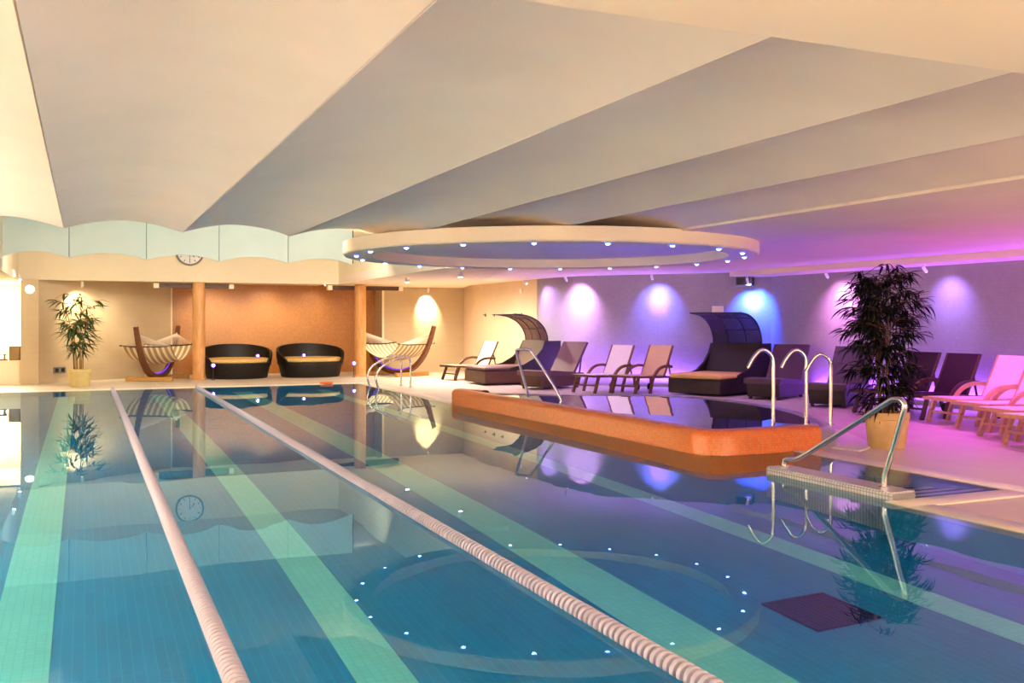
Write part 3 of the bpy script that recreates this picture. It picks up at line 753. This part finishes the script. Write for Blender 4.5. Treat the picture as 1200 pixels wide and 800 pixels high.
# ---- spotlights
def spotlight(loc, target, label, power, col, deg, lens, group, r=.035, blend=.7):
    t = thing('spotlight', label, 'spotlight', loc, 0, group)
    d = (Vector(target)-Vector(loc)).normalized()
    q = d.to_track_quat('-Z', 'Y').to_matrix()
    b = MB().lathe([(r, -.05), (r, .05), (r*.7, .07)], 16); b.v = [tuple(q @ Vector(v)) for v in b.v]; b.ob('housing', 'white', t)
    l = MB().lathe([(r*.9, -.052), (r*.6, -.062), (.001, -.066)], 14); l.v = [tuple(q @ Vector(v)) for v in l.v]; l.ob('lens', lens, t)
    MB().tube([(0, 0, .03), (0, 0, .09)], .012, 6).ob('stem', 'white', t)
    if power: spot('spot_lamp', tuple(d*.09), tuple(d), power, col, deg, blend, .03, t)
PINK = (1, .45, 1); VIO = (.52, .25, 1); BLU = (.10, .22, 1)
WX = 13.5
wash = [(9.98, 21.9, 2.48, 10.5, 21.6, VIO, 150, 'violet wall spotlight at the seam of the beige and grey walls'),
        (10.15, 20.0, 2.48, 10.68, 20.35, (.8, .40, 1), 420, 'pink wall spotlight above the plum-lit wicker lounger'),
        (11.45, 18.38, 2.48, 11.85, 18.75, (.14, .15, 1), 330, 'blue and pink wall spotlight above the beige lounger'),
        (12.86, 16.86, 2.38, 13.25, 17.15, (.02, .10, 1), 900, 'bright blue wall spotlight above the right canopy daybed'),
        (12.9, 14.5, 2.38, 13.5, 14.7, (1, .34, 1), 260, 'pink wall spotlight behind the dark bushy palm'),
        (12.9, 12.15, 2.38, 13.5, 12.15, (.34, .20, 1), 140, 'violet wall spotlight right of the dark bushy palm')]
for x, y, z, tx, ty, c, p, l in wash:
    spotlight((x, y, z), (tx, ty, z-.60), l, p*.95, c, 92, 'lens_violet', 'wall spotlights along the right wall', r=.03, blend=1)
for x, y, tx, ty in ((11.45, 18.42, 11.85, 18.75), (12.86, 16.9, 13.25, 17.15)): spot('spot_core_lamp', (x, y, 2.36), (tx, ty, 1.98), 110, (1, .30, .60), 44, 1)
spotlight((-.05, 25.78, 2.41), (-.1, 26.5, 1.5), 'warm spotlight on the beam above the left potted palm', 150, (1, .85, .55), 95, 'lens_warm', None)
spotlight((9.2, 27.0, 2.42), (9.25, 27.35, 2.0), 'warm spotlight on the beige wall behind the right hammock', 420, (1, .86, .60), 75, 'lens_warm', None)
for x, y, l in ((6.75, 21.3, 'small white ceiling spotlight under the low soffit, left one'), (6.95, 18.4, 'small white ceiling spotlight under the low soffit, right one')):
    spotlight((x, y, 2.455), (x, y, 0), l, 30, (1, .9, .8), 90, 'lens_white', 'low soffit spotlights', r=.055)
for y, l in ((22.9, 'small spotlight on the left side soffit, nearer the camera'), (25.0, 'small spotlight on the left side soffit, nearer the pillar')):
    spotlight((-1.36, y, 2.52), (-1.2, y, 1.5), l, 4, (1, .9, .7), 60, 'lens_white', 'spotlights on the left side soffit')

# ---- clock
ck = thing('wall_clock', 'round wall clock on the cream fascia below the hanging panels', 'clock', (2.42, 25.58, 3.25))
MB().lathe([(.30, -.03), (.34, -.03), (.345, 0), (.34, .01), (.30, .01), (.30, -.03)], 40, axis='y', cap=False).ob('rim', 'grey', ck)
MB().lathe([(.31, -.01), (.31, .01)], 40, axis='y').ob('face', 'white', ck)
for k in range(12):
    a = k*PI/6; MB().box((.25*math.sin(a), -.012, .25*math.cos(a)), (.015, .006, .05), Matrix.Rotation(a, 3, 'Y')).ob('hour_mark', 'black', ck)
MB().box((.05, -.016, -.06), (.018, .005, .19), Matrix.Rotation(R(140), 3, 'Y')).ob('hour_hand', 'black', ck)
MB().box((.0, -.018, -.1), (.013, .005, .26)).ob('minute_hand', 'black', ck)

# ---- small things
t = thing('wall_sensor', 'round white wall lamp high on the pillar at far left', 'wall lamp', (-1.17, 25.39, 2.26))
MB().lathe([(.11, -.04), (.115, -.02), (.115, .01)], 24, axis='y').ob('body', 'white', t)
MB().lathe([(.001, -.06), (.06, -.055), (.09, -.04)], 24, axis='y').ob('diffuser', 'lens_warm', t)
t = thing('wall_socket', 'grey double socket low on the beige wall left of the palm', 'socket', (-.55, 26.04, .33), R(35.9))
MB().box((0, 0, 0), (.34, .02, .15), ch=.008).ob('plate', 'grey', t)
for s in (-1, 1): MB().box((s*.08, -.012, 0), (.09, .01, .09)).ob('outlet', 'black', t)
t = thing('wall_sign', 'small white framed notice on the grey wall above the right canopy daybed', 'sign', (12.735, 17.735, 1.73), R(41))
MB().box((0, 0, 0), (.02, .26, .24), ch=.006).ob('frame', 'white', t); MB().box((-.012, 0, 0), (.006, .22, .20)).ob('sheet', 'cream', t)
t = thing('wall_speaker', 'dark box speaker hanging high on the grey wall at the bulkhead end', 'speaker', (13.02, 17.16, 2.37), R(41))
MB().box((0, 0, 0), (.30, .34, .20), ch=.01).ob('case', 'grey', t); MB().box((-.152, 0, 0), (.012, .29, .15)).ob('grille', 'black', t); MB().box((0, -.172, 0), (.25, .012, .15)).ob('grille', 'black', t)
for y, nm in ((25.6, 'first from the left'), (24.95, 'second from the left'), (24.35, 'third from the left'), (23.1, 'rightmost')):
    t = thing('coat_hook', 'small dark wall hook above the far sling lounger, '+nm, 'hook', (10.43, y, 1.69), R(-90), 'wall hooks on the beige wall')
    MB().box((0, 0, 0), (.06, .015, .08)).ob('plate', 'dark_wood', t); MB().tube([(0, -.01, .01), (0, -.05, .0), (0, -.06, .03)], .01, 6).ob('peg', 'dark_wood', t)
t = thing('motion_sensor', 'small white sensor high on the beige wall at right', 'sensor', (10.415, 23.1, 2.30), R(-90))
MB().box((0, 0, 0), (.09, .05, .13), ch=.012).ob('case', 'white', t); MB().lathe([(.03, -.03), (.001, -.04)], 12, (0, 0, -.02), axis='y').ob('lens', 'white', t)
t = thing('float_ring', 'flat orange float lying on the far pool edge', 'float', (5.22, 22.72, DZ+.012))
MB().lathe([(.15, 0), (.16, .02), (.15, .045), (.08, .05), (.075, .02), (.08, 0), (.15, 0)], 24, cap=False).ob('ring', 'orange', t)
t = thing('bench_box', 'brown box beside boards on the parapet of the bright side room', 'box', (-1.50, 25.66, .60))
MB().box((.0, 0, .16), (.24, .24, .32), ch=.01).ob('case', 'brown_box', t); MB().box((0, 0, .325), (.25, .25, .012)).ob('lid', 'brown_box', t)
t = thing('wooden_board', 'flat brown boards lying on the parapet left of the brown box', 'board', (-1.86, 25.66, .60))
MB().box((0, 0, .015), (.44, .2, .03)).ob('plank', 'teak', t); MB().box((0, 0, .14), (.42, .2, .03)).ob('plank', 'teak', t)
for s in (-1, 1): MB().box((s*.15, 0, .08), (.04, .16, .10)).ob('batten', 'teak', t)
for p, l in (((2.98, 25.55, .40), 'small blue lamp on a stake left of the left daybed'), ((6.55, 25.35, .40), 'small blue lamp on a stake right of the right daybed')):
    t = thing('stake_lamp', l, 'lamp', (p[0], p[1], DZ), 0, 'small blue stake lamps')
    MB().tube([(0, 0, 0), (0, 0, p[2]-.06)], .008, 6).ob('stake', 'dark_wood', t); MB().lathe([(.05, 0), (.05, .012)], 16).ob('base', 'dark_wood', t)
    h = MB().lathe([(.001, -.06), (.045, -.04), (.062, 0), (.045, .04), (.001, .06)], 14, (0, 0, p[2]-DZ)).ob('globe', 'led_violet', t)
    MB().lathe([(.001, -.038), (.028, -.02), (.034, 0), (.028, .02), (.001, .038)], 12, (0, -.045, p[2]-DZ)).ob('bulb', 'led_core', h)
for p, l in (((4.14, 25.92), 'small blue lamp glowing on the cushion of the left daybed'), ((5.33, 25.86), 'small blue lamp glowing on the cushion of the right daybed')):
    t = thing('globe_lamp', l, 'lamp', (p[0], p[1], DZ+.527), 0, 'small blue globe lamps on the daybeds')
    MB().lathe([(.03, 0), (.03, .012), (.02, .02)], 14).ob('base', 'dark_wood', t)
    h = MB().lathe([(.001, .015), (.040, .03), (.052, .06), (.040, .09), (.001, .105)], 14).ob('globe', 'led_violet', t)
    MB().lathe([(.001, .03), (.022, .045), (.028, .06), (.022, .075), (.001, .09)], 12, (0, -.035, 0)).ob('bulb', 'led_core', h)
